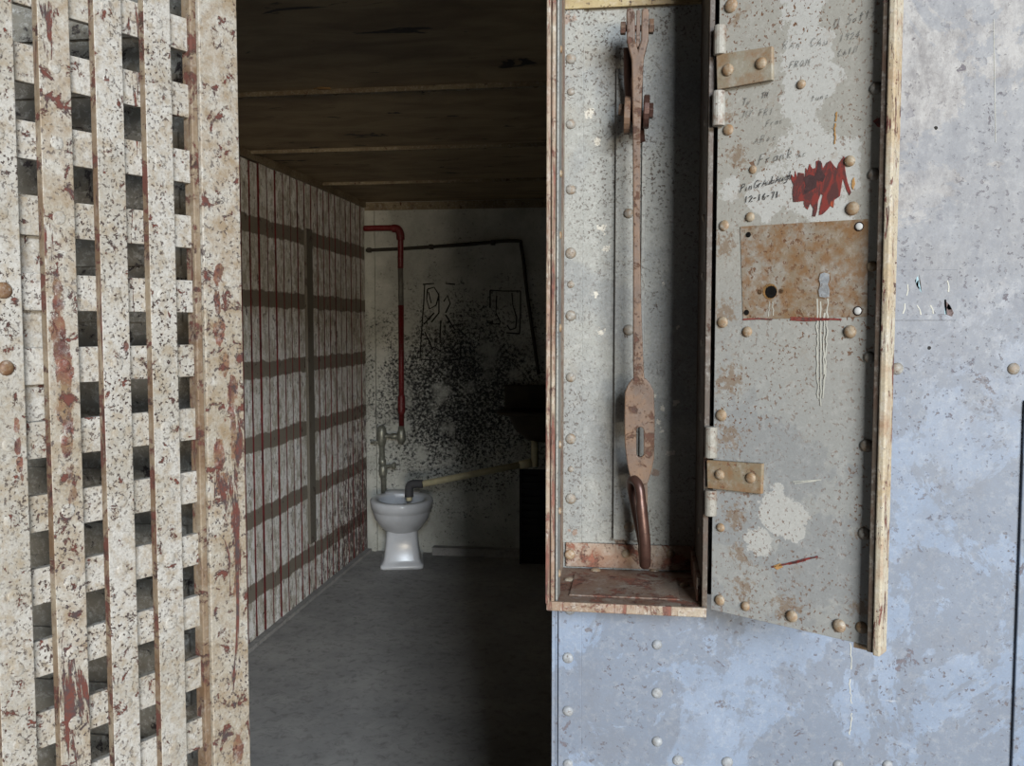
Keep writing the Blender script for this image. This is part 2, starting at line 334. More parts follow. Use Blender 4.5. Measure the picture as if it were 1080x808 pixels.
M['red_pipe'] = paint('red_pipe_paint', (158, 34, 40), (140, 28, 34), (110, 36, 34), (96, 84, 76), (70, 30, 28), chip_a=(20, .62, .64), speck_a=(150, .68, .72), fine=.15, rough=.5, k=.45)
M['bare_pipe'] = plain('bare_grey_pipe', (120, 116, 108), .5, .3, .2, 50)
M['valve'] = plain('dull_plated_brass', (150, 150, 138), .42, .55, .22, 50)
M['porcelain'] = plain('white_vitreous_porcelain', (200, 202, 206), .22, 0, .05, 12, .02)
M['sink_shaded'] = plain('brown_shaded_enamel', (60, 50, 34), .6, 0, .3, 14)  # brown enamel darkened to paint in the shade around the sink
M['bowl_in'] = plain('stained_porcelain', (150, 138, 120), .3, 0, .2, 20)
M['pvc'] = plain('yellowed_plastic_pipe', (206, 196, 160), .4, 0, .12, 30, .1)
M['rubber'] = plain('dark_grey_rubber', (70, 70, 72), .7, 0, .1)
M['conduit'] = plain('dusty_dark_conduit', (58, 52, 44), .6, .2, .2, 40)
M['black'] = plain('black_iron', (22, 20, 18), .6, .2, .2)
M['charcoal'] = plain('charcoal_line', (30, 28, 28), .9, 0, .2)
M['ink'] = plain('black_marker_ink', (44, 40, 42), .8, 0, .1, k=.6)
M['dark_smear'] = plain('dark_brown_smear', (84, 58, 58), .6, 0, .25, 200, k=.5)
M['pencil'] = plain('faint_pencil_line', (142, 140, 136), .8, 0, .15, 300, k=.33)
M['scratch'] = plain('pale_scratch', (222, 220, 208), .8, 0, .1, k=.45)
M['flake'] = plain('orange_paint_flake', (206, 158, 98), .7, 0, .15, k=.45)
def smear_mat():
    t = NT('dark_red_smeared_paint', .5)
    c = t.mix(t.step(t.noise(80, 6, .75, (1, 1, .4), .8), .47, .53), lin((140, 62, 56), .5), lin((96, 60, 58), .5))
    c = t.mix(t.step(t.noise(45, 3, .6, (1, 1, .4)), .66, .7), c, lin((184, 92, 62), .5)); return t.out(c)
M['smear'] = smear_mat()
# ================================================================== SETTING
XL, YB, HC = -1.80, 5.80, 2.30
YF = 1.30
struct(link('floor', B(-3.2, 3.2, -3.2, YB+.1, -.08, 0), M['floor']))
struct(link('ceiling', B(XL-.1, 1.1, YF+.12, YB+.1, HC, HC+.06), M['ceiling']))
for ys in (2.02, 3.03, 4.03, 4.98):
    s = struct(link('trim_%d' % int(ys), B(XL, 1.0, ys, ys+.05, HC-.008, HC), M['ceiling_strap']))
    link('lip', B(XL, 1.0, ys-.006, ys, HC-.016, HC), M['ceiling_strap'], s)
    n = int((1.0-XL)/.115)
    for k in range(n): rivet(s, (XL+.06+k*.115, ys+.028, HC-.008), (0, 0, -1), .011, M['rivet_tan'], .6)
fl = tag(link('paint_flake', T(smooth_path([onY(331, 92, 3.01), onY(338, 89.5, 3.0), onY(349, 91, 3.01)]), [.008]*4+[.014]*6+[.012]*3, flat=.5), M['flake'], smooth=True),
    'pale orange curl of peeling paint hanging from the nearest ceiling seam', 'paint flake')
# back wall
wb = struct(link('wall_back', B(XL-.1, 1.1, YB, YB+.1, 0, HC), M['back']))
link('top_strap', B(XL, 1.0, YB-.012, YB, HC-.055, HC-.004), M['ceiling_strap'], wb)
for k in range(22): rivet(wb, (XL+.08+k*.12, YB-.012, HC-.03), (0, -1, 0), .010, M['rivet_tan'])
link('corner_strip', B(XL+.012, XL+.065, YB-.02, YB, 0, HC-.06), M['back'], wb)
link('curb', B(-1.35, 1.0, YB-.07, YB, 0, .05), M['floor'], wb)
# charcoal drawings on the back wall
def on_back(pts): return [onY(x, y, YB) for x, y in pts]
def scribble(strokes, name, wd, mat, parent, conv, n, off):
    bm = bmesh.new()
    for s in strokes: ribbon(bm, conv(s), wd, n, off)
    return link(name, bm, mat, parent)
random.seed(3)
dr = [[(448, 300), (447, 320), (445, 345), (443, 378)], [(446, 300), (458, 299)], [(470, 299), (480, 300)], [(443, 379), (462, 380)], [(470, 380), (486, 379)],
      [(486, 379), (486, 362)], [(449, 376), (458, 366), (465, 371)], [(484, 376), (474, 366), (468, 368)],
      [(451, 305), (458, 303), (463, 311), (460, 322), (453, 326), (450, 316), (451, 305)], [(463, 311), (463, 330), (455, 340)], [(468, 318), (472, 312), (475, 320), (470, 330)],
      [(447, 342), (458, 330)], [(470, 332), (480, 348)], [(452, 308), (455, 320)], [(465, 338), (464, 362)], [(448, 350), (456, 368)]]
scribble(dr, 'charcoal_drawing', .009, M['charcoal'], wb, on_back, Vector((0, -1, 0)), .002)
dr2 = [[(517, 306), (530, 307), (549, 307)], [(549, 307), (549, 330), (548, 352)], [(534, 351), (548, 352)], [(517, 306), (517, 325)],
       [(540, 309), (541, 322), (545, 335), (544, 346), (538, 348), (535, 343)], [(524, 312), (523, 330), (528, 340)], [(514, 340), (522, 342), (528, 341)]]
scribble(dr2, 'charcoal_drawing', .008, M['charcoal'], wb, on_back, Vector((0, -1, 0)), .002)
# left wall of riveted upright slats
wl = struct(link('wall_left', B(XL-.08, XL-.012, YF+.1, YB, 0, HC), M['red_prime']))
wl['label'] = 'riveted slat wall'
ypost = 4.765
for k in range(-34, 11):
    y = ypost+k*.098
    if y > YB-.03 or y < YF+.15: continue
    jit = random.uniform(-.003, .003)
    if k == 0: link('slat', B(XL-.012, XL+.008, y-.043, y+.043, .30, 2.02), M['post'], wl, label='plain grey slat')
    bm = B(XL-.012, XL-.002+jit*.5, y-.041, y+.041+jit, .02, 2.262+jit*2)
    side(link('slat', bm, M['slat'], wl), M['red_side'], 1)
link('rail', B(XL-.012, XL+.012, YF+.13, YB-.02, 2.262, HC), M['ceiling_strap'], wl)
link('curb', B(XL-.012, XL+.03, YF+.13, YB-.02, 0, .018), M['floor'], wl)
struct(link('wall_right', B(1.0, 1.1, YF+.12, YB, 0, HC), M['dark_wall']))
# front wall: plates around the doorway and around the lock box
XJ = -.123; XD = -.66; ZT = 2.02
bm = bmesh.new()
box(bm, XJ, 1.8, YF, YF+.12, 0, 1.118); box(bm, .102, 1.8, YF, YF+.12, 1.118, 2.10); box(bm, XD, 1.8, YF, YF+.12, 2.10, HC+.06)
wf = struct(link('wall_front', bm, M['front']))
p = onY(1073, 600, YF)
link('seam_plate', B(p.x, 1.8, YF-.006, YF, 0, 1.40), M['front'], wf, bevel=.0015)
x0, x1 = onY(589, 720, YF).x, onY(613.5, 720, YF).x
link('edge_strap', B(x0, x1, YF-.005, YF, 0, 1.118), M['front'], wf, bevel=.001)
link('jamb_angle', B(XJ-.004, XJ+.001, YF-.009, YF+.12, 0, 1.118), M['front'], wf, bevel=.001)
for q in ((599, 694), (599, 750), (599, 806), (601, 643)): rivet(wf, onY(q[0], q[1], YF-.005), (0, -1, 0), .0082, M['rivet_blue'])
for q in ((693, 680), (693, 731), (693, 782), (715, 802), (767, 804), (884, 807), (936, 807), (1069, 389), (946, 389)):
    rivet(wf, onY(q[0], q[1], YF), (0, -1, 0), .0082, M['rivet_blue' if q[1] > 400 else 'rivet_grey'])
for q in ((987, 135), (980, 367)): link('screw_hole', T([onY(q[0], q[1], YF-.0006), onY(q[0], q[1], YF+.0004)], .0025), M['black'], wf)
random.seed(21)
for q in (((897, 678), (898, 706)), ((896, 716), (898, 742)), ((898, 752), (896, 775)), ((1048, 20), (1050, 150))):
    bm = bmesh.new(); ribbon(bm, [onY(q[0][0]+(q[1][0]-q[0][0])*k/9+(random.uniform(-.8, .8) if q[0][0] not in (612, 1048) else 0), q[0][1]+(q[1][1]-q[0][1])*k/9, YF-.005 if q[0][0] == 612 else YF) for k in range(10)], .0011 if q[0][0] not in (612, 1048) else .0006, Vector((0, -1, 0)), .0006); link('paint_drip', bm, M['scratch'], wf)
# painted-over paper notice with tears
pa, pb = onY(940, 285, YF), onY(1008, 338, YF)
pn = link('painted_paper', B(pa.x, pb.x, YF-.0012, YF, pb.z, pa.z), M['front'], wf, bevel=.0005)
def tear(pts, mat, name='paper_tear', y=YF-.0014):
    bm = bmesh.new(); v = [bm.verts.new(Vector(onY(a, b, y))) for a, b in pts]; bm.faces.new(v)
    bmesh.ops.solidify(bm, geom=bm.faces[:], thickness=.0006); return link(name, bm, mat, pn)
M['tear_blue'] = plain('pale_blue_paper', (176, 208, 218), .8, k=.5); M['tear_brown'] = plain('brown_backing', (128, 108, 106), .8, k=.5)
tear([(965, 296), (968, 291), (970, 300), (972, 309), (967, 302)], M['tear_blue']); tear([(969.5, 289), (971, 298), (972, 308), (969.8, 300)], M['black'])
tear([(998, 318), (1002, 322), (1006, 330), (1004, 334), (999, 332)], M['tear_brown']); tear([(996, 316), (998, 316), (998.6, 332), (996.4, 331)], M['tear_blue'])
for a in ([(957, 300), (956, 312)], [(999, 296), (1000, 308)], [(954, 320), (952, 331)], [(967, 322), (971, 332)], [(981, 322), (984, 331)]):
    bm = bmesh.new(); ribbon(bm, [onY(a[0][0], a[0][1], YF), onY((a[0][0]+a[1][0])/2+1, (a[0][1]+a[1][1])/2, YF), onY(a[1][0], a[1][1], YF)], .0016, Vector((0, -1, 0)), .0016); link('crease', bm, M['scratch'], pn)
# front wall left of the doorway, behind the open door
wfl = struct(link('wall_front_left', B(-2.6, XD, YF, YF+.12, 0, HC+.06), M['behind']))
for k in range(28): link('strap', B(-1.9, XD-.03, YF-.006, YF, .06+k*.085, .088+k*.085), M['behind'], wfl)
for i in range(8):
    for k in range(8): rivet(wfl, (-.74-i*.075, YF-.006, .915+k*.17), (0, -1, 0), .011, M['rivet_grey'])
struct(link('trim_5', B(XD-.012, XD, YF-.015, YF+.12, 0, ZT+.08), M['box_frame'])) 
# ================================================================== CELL DOOR
h0 = onY(258, 560, 1.245); th = math.radians(26.29)
dvec = Vector((math.sin(th), math.cos(th), 0)); nvec = Vector((math.cos(th), -math.sin(th), 0))
base = Vector((h0.x, h0.y, .05))
door = empty('cell_door', base, math.atan2(-dvec.y, -dvec.x))
tag(door, 'open barred cell door of riveted flat bars in flaking cream paint left of the doorway', 'cell door')
def sx(px, py=404, depth=0):   # distance along the door from its hinge edge
    q = onP(px, py, base+nvec*depth, nvec); return (q-base).dot(-dvec)
def sz(px, py, depth=0): return onP(px, py, base+nvec*depth, nvec).z-base.z
# local axes: +x away from hinge, +y front face
DZ = 2.0
faces = [(217.5, 257), (161, 188.5), (109.5, 138.5), (51.5, 84.5), (-12, 26.5), (-62, -38)]
fr = .012
for i, (a, b) in enumerate(faces):
    xa, xb = sx(b, 404, fr), sx(a, 404, fr)
    if i == 0:
        link('edge_bar', B(xa, xb, -.012, fr, 0, DZ), M['door_rust'], door, bevel=.0015)
        link('edge_channel', B(xb, xb+.010, -.012, fr-.005, 0, DZ), M['door_edge'], door, bevel=.0015)
        link('hinge_stile', B(-.004, xa+.01, -.03, -.012, 0, DZ), M['door_edge'], door)
    else:
        bm = B(xa, xb, 0, fr, 0, DZ); side(link('vertical_bar', bm, M['door_rust' if i in (3,) else 'door'], door, bevel=.0012), M['door_edge'], 0)
xend = sx(-62, 404, fr)+.01
link('free_stile', B(xend, xend+.05, -.012, fr, 0, DZ), M['door'], door, bevel=.0015)
pitch = .0 
zr = [sz(27+y*.031, y, 0) for y in (48, 129.5, 208, 288, 365, 444, 521, 598, 675, 751)]
pitch = (zr[0]-zr[-1])/9; ztop0 = sum(z+i*pitch for i, z in enumerate(zr))/10
k = -12; bars = []
for k in range(-2, 25):
    zt = ztop0-k*pitch
    if zt > DZ-.01 or zt-.043 < .02: continue
    bars.append(zt)
    link('crossbar', B(.01, xend+.01, -.010, 0, zt-pitch*.5, zt), M['door'], door, bevel=.0012)
link('backing_plate', B(sx(49, 340), xend, -.018, -.0105, sz(36, 446), sz(36, 205)), M['door'], door, label='cream plate fixed behind the bars')
for i, (a, b) in enumerate(faces[1:5]):
    xc = sx((a+b)/2, 404, fr)
    for zt in bars:
        zz = zt-pitch*.25
        if zz+base.z < .75: continue
        near = i == 3 and 1.40 < zz+base.z < 1.56
        rivet(door, (xc, fr, zz), (0, 1, 0), .0100 if near else .0086, M['rivet_brass'] if near else M['door'], .45 if near else .13)
# ================================================================== LOCK BOX
YO, YI = 1.22, 1.40
bl = onY(577, 560, YO).x; br = onY(746, 560, YO).x
zb = 1.122
lb = empty('lock_box', ((bl+br)/2, YI, zb-.006)); tag(lb, 'tall open steel lever box with rusty ledge set in the wall right of the doorway', 'lock box')
def bk(name, a, mat, **k):
    o = lb.location; b = (a[0]-o[0], a[1]-o[0], a[2]-o[1], a[3]-o[1], a[4]-o[2], a[5]-o[2]); return link(name, B(*b), M[mat], lb, **k)
def bkr(x, y, z, n, r, mat, h=.55): return rivet(lb, Vector((x, y, z))-Vector(lb.location), n, r, M[mat], h)
ZTB = 2.04
xli = bl+.007; xri = br-.006
bk('side_panel', (bl+.002, xli, YO+.006, YI, zb, ZTB), 'box_frame'); bk('side_panel', (xri, br, YO+.002, YI, zb, ZTB), 'box_shaded')
bk('back_plate', (bl, br, YI, YI+.006, zb, ZTB), 'box')
bk('floor_ledge', (bl, br, YO-.004, YI, zb-.006, zb), 'box_rust', bevel=.001)
bk('floor_inset', (bl+.028, br-.034, YO+.03, YI-.045, zb, zb+.0022), 'box_rust', bevel=.0008)
bk('front_lip', (bl, br, YO-.009, YO-.003, zb-.010, zb+.003), 'box_frame', bevel=.0015)
bk('head_strap', (xli, xri, YI-.008, YI, 1.972, ZTB), 'box_head', bevel=.001)
# layered mouldings down the left opening edge
bk('frame_moulding', (bl-.001, bl+.0045, YO-.012, YO+.004, zb, ZTB), 'box_frame', bevel=.0015)
bk('frame_moulding', (bl+.0055, bl+.0105, YO-.006, YO+.010, zb, ZTB), 'box_frame', bevel=.0015)
bk('frame_moulding', (bl+.0115, bl+.0145, YO, YO+.04, zb, ZTB), 'box', bevel=.001)
bk('hinge_post', (br-.006, br+.001, YO, YO+.012, zb, ZTB), 'box_shaded', bevel=.001)
o = onY(594, 300, YI-.004); q2 = onY(614.5, 300, YI-.004)
bk('back_strap', (o.x, q2.x, YI-.004, YI, zb+.04, 1.973), 'box', bevel=.001)
bk('bottom_strap', (xli+.004, xri, YI-.006, YI, zb+.003, onY(650, 573, YI).z), 'box_rust', bevel=.0015)
bk('bottom_strap', (xri-.006, xri, YO+.02, YI-.008, zb+.003, zb+.036), 'box_rust', bevel=.0015)
g0, g1 = onY(648.5, 300, YI-.012).x, onY(680, 300, YI-.012).x; gz1, gz0 = onY(660, 72, YI-.01).z, onY(660, 570, YI-.01).z
bk('guide_strap', (g0, g1-.006, YI-.010, YI, gz0, gz1), 'box', bevel=.001)
bk('guide_strap', (g1-.006, g1, YI-.015, YI, gz0, gz1), 'box', bevel=.001)
for y in (62, 131, 200, 267, 333, 398, 463, 526): q = onY(602, y, YI-.004); bkr(q.x, q.y, q.z, (0, -1, 0), .0082, 'rivet_grey')
for y in (97, 300, 495): q = onY(602, y, YI-.004); bkr(q.x, q.y, q.z, (0, -1, 0), .0055, 'rivet_grey')
for px, y in ((663, 225), (663, 348), (664, 556)): q = onY(px, y, YI-.011); bkr(q.x, q.y, q.z, (0, -1, 0), .0078, 'rivet_grey')
for px, y in ((601, 585), (660, 584), (707, 584)): q = onY(px, y, YI-.006); bkr(q.x, q.y, q.z, (0, -1, 0), .0075, 'rivet_tan')
for y in (52, 183, 248, 346, 469, 539, 605): q = onX(588, y, xli+.006); bkr(bl+.0145, YO+.022, onY(588, y, YO+.02).z, (1, 0, 0), .0058, 'rivet_tan')
for y in (130, 230, 292, 362, 440, 560): bkr(xri, YO+.05, onY(738, y, YO+.05).z, (-1, 0, 0), .006, 'rivet_grey')
for px, py in ((600, 611), (722, 617), (628, 601), (690, 601)): q = onZ(px, py, zb+.001); bkr(q.x, q.y, zb, (0, 0, 1), .0075, 'rivet_tan')
# wooden wedge bit on ledge is omitted: nothing recognisable there
# ---- lid
A = onY(749.5, 643, YO-.005); z0 = A.z; Bp = onZ(923, 683, z0)
e = (Bp-A); e.z = 0; LW = e.length; e.normalize(); ln = Vector((e.y, -e.x, 0))   # ln = front normal
lid = empty('lid', Vector((A.x, A.y, z0))-Vector(lb.location), math.atan2(e.y, e.x)); lid.parent = lb
lid['label'] = 'box lid swung open to the right, scribbled with pencil and marker'
def lp(px, py, off=0):
    q = onP(px, py, A+ln*off, ln)-A; return Vector((q.dot(e), -off, q.z))
def lw(px, py, off=0): return lp(px, py, off)
LH = 2.04-z0
plt_w = lp(905, 404).x
link('lid_plate', B(0, LW-.004, 0, .005, 0, LH), M['lid'], lid, bevel=.001)
link('bottom_tab', B(lp(903, 560).x, LW-.004, 0, .005, -.006, 0), M['hinge'], lid, bevel=.0006)
link('rim', B(LW+.003, LW+.0115, -.018, .006, -.004, LH), M['rim'], lid, bevel=.002, label='flaking cream rim')
link('rim_web', B(LW-.0045, LW+.003, -.015, .006, -.002, LH), M['box_shaded'], lid, bevel=.001, label='rust brown inner web of rim, darkened as shade')  # web coloured dark for the shaded gap inside the rim
LN = (0, -1, 0)
for px, py, r, m in ((771, 6, 8, 't'), (768, 137, 7, 't'), (845, 89, 6, 't'), (924, 93, 7.5, 'g'), (922, 184, 7.5, 'g'), (896, 170, 6.5, 't'), (899, 220, 8, 't'), (794, 179, 5, 't'), (791, 229, 6.5, 't'),
                     (763.6, 238, 7, 't'), (920, 281, 7, 't'), (917, 377, 7, 'g'), (896.5, 350, 7.5, 't'), (788, 350, 6.5, 't'), (762, 340, 7, 't'), (760.7, 438, 7, 't'),
                     (914, 470, 7.5, 'g'), (912, 563, 7.5, 'g'), (909, 662, 7, 't'), (885, 660, 7.5, 't'), (835, 650, 7.5, 't'), (786, 639.5, 6.5, 't'), (759, 633, 7, 't'), (760, 556.5, 6.5, 't')):
    rivet(lid, lp(px, py, .0), LN, r*.00105, M['rivet_tan' if m == 't' else 'rivet_grey'])
# rusty rectangle where a lock was mounted, with its holes
a, b, c, d = lp(781, 239), lp(916, 231), lp(915, 334), lp(784, 337)
LPx = link('lock_plate', prism([(a.x, a.z), (b.x, b.z), (c.x, c.z), (d.x, d.z)], [], -.0008, 0), M['lid_patch'], lid, label='rusty rectangle left by a lock')
def disc(px, py, r, mat, name, off=.0014, parent=LPx, h=.001, zs=1):
    q = lp(px, py); bm = bmesh.new(); v = [bm.verts.new((q.x+r*math.cos(t*.5236), -off, q.z+r*zs*math.sin(t*.5236))) for t in range(12)]; bm.faces.new(v)
    bmesh.ops.solidify(bm, geom=bm.faces[:], thickness=h); return link(name, bm, mat, parent)
disc(812.5, 307.5, .0098, M['flake'], 'hole_ring', .0012); disc(813.8, 308, .0078, M['black'], 'hole', .0016)
for px, py in ((790, 247.6), (788, 329.6)): disc(px, py, .0035, M['black'], 'hole', .0016)
for px, py in ((802, 308), (824.5, 307)): disc(px, py, .003, M['rivet_brass'], 'hole', .0014)
for px, py in ((906.5, 239), (905, 328)):
    disc(px, py, .0056, M['iron_dark'], 'bolt_ring', .0014); rivet(LPx, lp(px, py)+Vector((0, -.0014, 0)), LN, .0042, M['white_bolt'], .4, 'bolt')
kh = [(866, 289), (870, 287.5), (875, 289), (875.5, 295), (873.5, 300), (875.5, 306), (875, 313), (870, 314), (865, 313), (864, 307), (866, 300), (864.5, 295)]
def lpoly(pts, mat, name, off, parent):
    q = [lp(x, y) for x, y in pts]; return link(name, prism([(v.x, v.z) for v in q], [], -off, 0), mat, parent)
lpoly([(869.7+(x-869.7)*1.18, 300.5+(y-300.5)*1.1) for x, y in kh], M['rivet_brass'], 'keyhole_edge', .0014, LPx); lpoly(kh, M['rivet_blue'], 'keyhole', .0018, LPx)
def lconv(pts): return [lp(x, y) for x, y in pts]
LNv = Vector((0, -1, 0))
random.seed(5)
def jag(x0, y0, x1, y1, n, j): return [(x0+(x1-x0)*i/n+random.uniform(-j, j), y0+(y1-y0)*i/n) for i in range(n+1)]
scribble([jag(862, 315, 863, 420, 22, .9), jag(874, 315, 869, 420, 22, .9), jag(866, 318, 866, 428, 14, .6), jag(870, 330, 869, 395, 12, .6)], 'scratch', .0017, M['scratch'], lid, lconv, LNv, .0009)
scribble([jag(812, 318, 811, 334, 5, .8), jag(815, 318, 816, 333, 5, .8)], 'scratch', .001, M['scratch'], lid, lconv, LNv, .0012)
scribble([[(834, 335), (860, 336), (888, 337)], [(834, 337), (850, 338), (875, 337)], [(784, 337), (800, 336), (815, 337)]], 'red_line', .0018, M['smear'], lid, lconv, LNv, .0012)
scribble([jag(836, 508, 866, 506, 12, 1), jag(838, 510, 862, 507, 9, .8)], 'scratch', .0013, M['scratch'], lid, lconv, LNv, .0009)
scribble([jag(815, 598, 862, 587, 14, 1.2), jag(832, 595, 850, 591, 5, 1)], 'red_scribble', .0022, M['smear'], lid, lconv, LNv, .0009)
lpoly([(815, 597), (823, 594), (826, 598), (820, 601)], M['flake'], 'orange_dab', .0009, lid)
lpoly([(921, 128), (925, 125), (931, 124), (933, 135), (926, 134)], M['smear'], 'red_dab', .0012, lid)
scribble([jag(883, 118, 882, 128, 4, .6), jag(881, 130, 881, 152, 8, .6)], 'rust_run', .0018, M['flake'], lid, lconv, LNv, .0009)
# smeared red paint
out = [(835, 184), (838, 188), (839, 180), (841, 188), (842, 182), (848, 183), (849, 190), (850, 177), (852, 180), (854, 173), (857, 178), (861, 177), (861, 170), (864, 169), (867, 172), (868, 178),
       (872, 172), (876, 169.5), (880, 175), (883, 178), (885, 172), (888, 168), (890, 165), (892, 168), (891, 174), (892, 182), (894, 192), (898, 203), (896, 206), (893, 200), (890, 190), (889, 188),
       (887, 200), (886, 207), (883, 209), (880, 211), (879, 219), (876, 217), (873, 221), (868, 226), (864, 227), (866, 214), (868, 206), (866, 204), (863, 212), (862, 222), (860, 228.5), (857, 228),
       (858, 220), (855, 214), (852, 221), (849, 218), (848, 212), (840, 213), (837, 213), (836, 204), (837, 195), (834, 187)]
lpoly(out, M['smear'], 'red_smear', .0007, lid)
lpoly([(863, 170), (866, 170), (867, 180), (871, 186), (868, 192), (862, 190), (861, 198), (854, 202), (847, 206), (850, 196), (848, 188), (854, 184), (860, 186), (862, 178)], M['dark_smear'], 'dark_smear', .0009, lid)
lpoly([(899, 190), (901, 187), (902, 194), (900, 200), (898.6, 197)], M['flake'], 'orange_dab', .0009, lid)
# pale and scraped areas of an older coat
for pts in ([(817, 0), (872, 0), (875, 12), (868, 22), (872, 30), (866, 40), (868, 56), (876, 70), (881, 80), (872, 88), (858, 78), (846, 84), (838, 98), (848, 112), (844, 126), (848, 140), (838, 134), (826, 124), (836, 108), (826, 96), (800, 99), (816, 88), (830, 78), (818, 62), (816, 50), (828, 36), (832, 26), (822, 16)],
            [(800, 524), (826, 512), (834, 520), (834, 545), (822, 560), (806, 572), (790, 585), (786, 572), (798, 548)],
            [(806, 185), (830, 176), (836, 200), (836, 214), (850, 222), (860, 230), (880, 222), (884, 232), (800, 236), (788, 222), (796, 205)]):
    pass
# handwriting
GL = {'P': [[(0, 0), (.1, 1)], [(.1, 1), (.5, .95), (.5, .6), (.1, .5)]], 'i': [[(.2, 0), (.2, .5)]], 'n': [[(0, 0), (0, .5)], [(0, .4), (.3, .5), (.4, 0)]],
      'G': [[(.7, .8), (.4, 1), (.1, .7), (.1, .2), (.4, 0), (.7, .3), (.4, .4)]], 'r': [[(.1, 0), (.1, .5)], [(.1, .35), (.4, .5)]], 'a': [[(.5, .5), (.1, .4), (.1, .05), (.5, .1), (.5, .5), (.55, 0)]],
      'u': [[(0, .5), (.05, .05), (.4, .05), (.45, .5), (.5, 0)]], 'b': [[(0, 1), (0, 0), (.4, .05), (.4, .4), (0, .4)]], 'A': [[(0, 0), (.3, .8), (.6, 0)], [(.1, .3), (.5, .3)]],
      'g': [[(.5, .5), (.1, .4), (.1, .1), (.5, .1), (.5, .5), (.5, -.3), (.1, -.35)]], 'h': [[(0, 0), (0, 1)], [(0, .4), (.3, .5), (.4, 0)]], '1': [[(.2, 0), (.2, .9)]], '2': [[(0, .7), (.3, .9), (.5, .6), (0, 0), (.6, .05)]],
      '-': [[(0, .45), (.4, .45)]], '6': [[(.4, .9), (.1, .5), (.1, .1), (.4, 0), (.5, .35), (.1, .4)]], '7': [[(0, .85), (.5, .9), (.2, 0)]], 'T': [[(0, 1), (.7, 1)], [(.35, 1), (.35, 0)]], 'o': [[(.1, .1), (.1, .4), (.4, .45), (.4, .1), (.1, .1)]],
      'H': [[(0, 0), (0, 1)], [(.5, 0), (.5, 1)], [(0, .5), (.5, .5)]], 'F': [[(0, 0), (.1, 1), (.7, 1)], [(.05, .5), (.5, .55)]], 'R': [[(0, 0), (0, 1), (.5, .9), (.4, .5), (0, .5)], [(.1, .5), (.6, 0)]], 'O': [[(.3, 0), (0, .5), (.3, 1), (.6, .5), (.3, 0)]],
      'M': [[(0, 0), (.1, 1), (.35, .4), (.6, 1), (.7, 0)]], 'C': [[(.6, .85), (.3, 1), (0, .5), (.3, 0), (.6, .15)]], 'I': [[(.2, 0), (.2, 1)]], 'N': [[(0, 0), (0, 1), (.5, 0), (.5, 1)]], 'k': [[(0, 0), (0, 1)], [(.4, .5), (0, .25), (.45, 0)]],
      'S': [[(.6, .9), (.2, 1), (.1, .7), (.5, .4), (.4, 0), (0, .1)]], 't': [[(.2, 0), (.2, .9)], [(0, .6), (.45, .6)]], '4': [[(.4, 0), (.4, 1), (0, .35), (.6, .35)]], '9': [[(.5, .6), (.1, .6), (.1, .95), (.5, .9), (.4, 0)]], 'Y': [[(0, 1), (.3, .5), (.6, 1)], [(.3, .5), (.2, 0)]],
      'U': [[(0, 1), (0, .2), (.25, 0), (.5, .2), (.5, 1)]], ' ': [], 'c': [[(.4, .45), (.1, .4), (.1, .05), (.45, .05)]], 'E': [[(.6, 1), (0, 1), (0, 0), (.6, 0)], [(0, .5), (.4, .5)]], 's': [[(.4, .5), (.1, .4), (.4, .15), (0, 0)]]}
def write(text, x, y, size, slope, adv, wd, mat, name, slant=.25):
    st = []
    for ch in text:
        for s in GL.get(ch, []):
            st.append([(x+u*size*.75+v*size*slant, y-v*size-u*size*.75*slope) for u, v in s])
        x += size*adv; y -= size*adv*slope
    return scribble(st, name, wd, M[mat], lid, lconv, LNv, .0012)
random.seed(9)
write('PinGrAubAugh', 781, 203, 8.6, .27, .54, .0010, 'ink', 'signature'); write('12-16-71', 786, 214, 7.5, .16, .62, .0013, 'ink', 'written_date', .1)
write('To', 783, 111, 7, .1, .7, .0007, 'pencil', 'pencil_note'); write('TH', 803, 104, 6, .2, .7, .0009, 'pencil', 'pencil_note')
write('U Sotts', 880, 30, 10, .3, .66, .0007, 'pencil', 'pencil_note'); write('1924', 886, 44, 8, .2, .7, .0007, 'pencil', 'pencil_note')
write('RAn CAu', 826, 52, 9, .1, .8, .0006, 'pencil', 'pencil_note'); write('FROM', 833, 72, 7, .15, .8, .0007, 'pencil', 'pencil_note'); write('CAIN', 884, 60, 7, .25, .8, .0007, 'pencil', 'pencil_note')
write('MY FRI', 784, 124, 7, .1, .8, .0006, 'pencil', 'pencil_note'); write('tuns', 856, 107, 7, .2, .7, .0006, 'pencil', 'pencil_note'); write('Frac', 808, 134, 7, .25, .7, .0006, 'pencil', 'pencil_note')
write('ARoc', 796, 152, 8, .2, .8, .0006, 'pencil', 'pencil_note'); write('Frank', 800, 174, 11, .22, .7, .0009, 'pencil', 'pencil_note'); write('uc', 841, 166, 8, .1, .7, .0006, 'pencil', 'pencil_note')
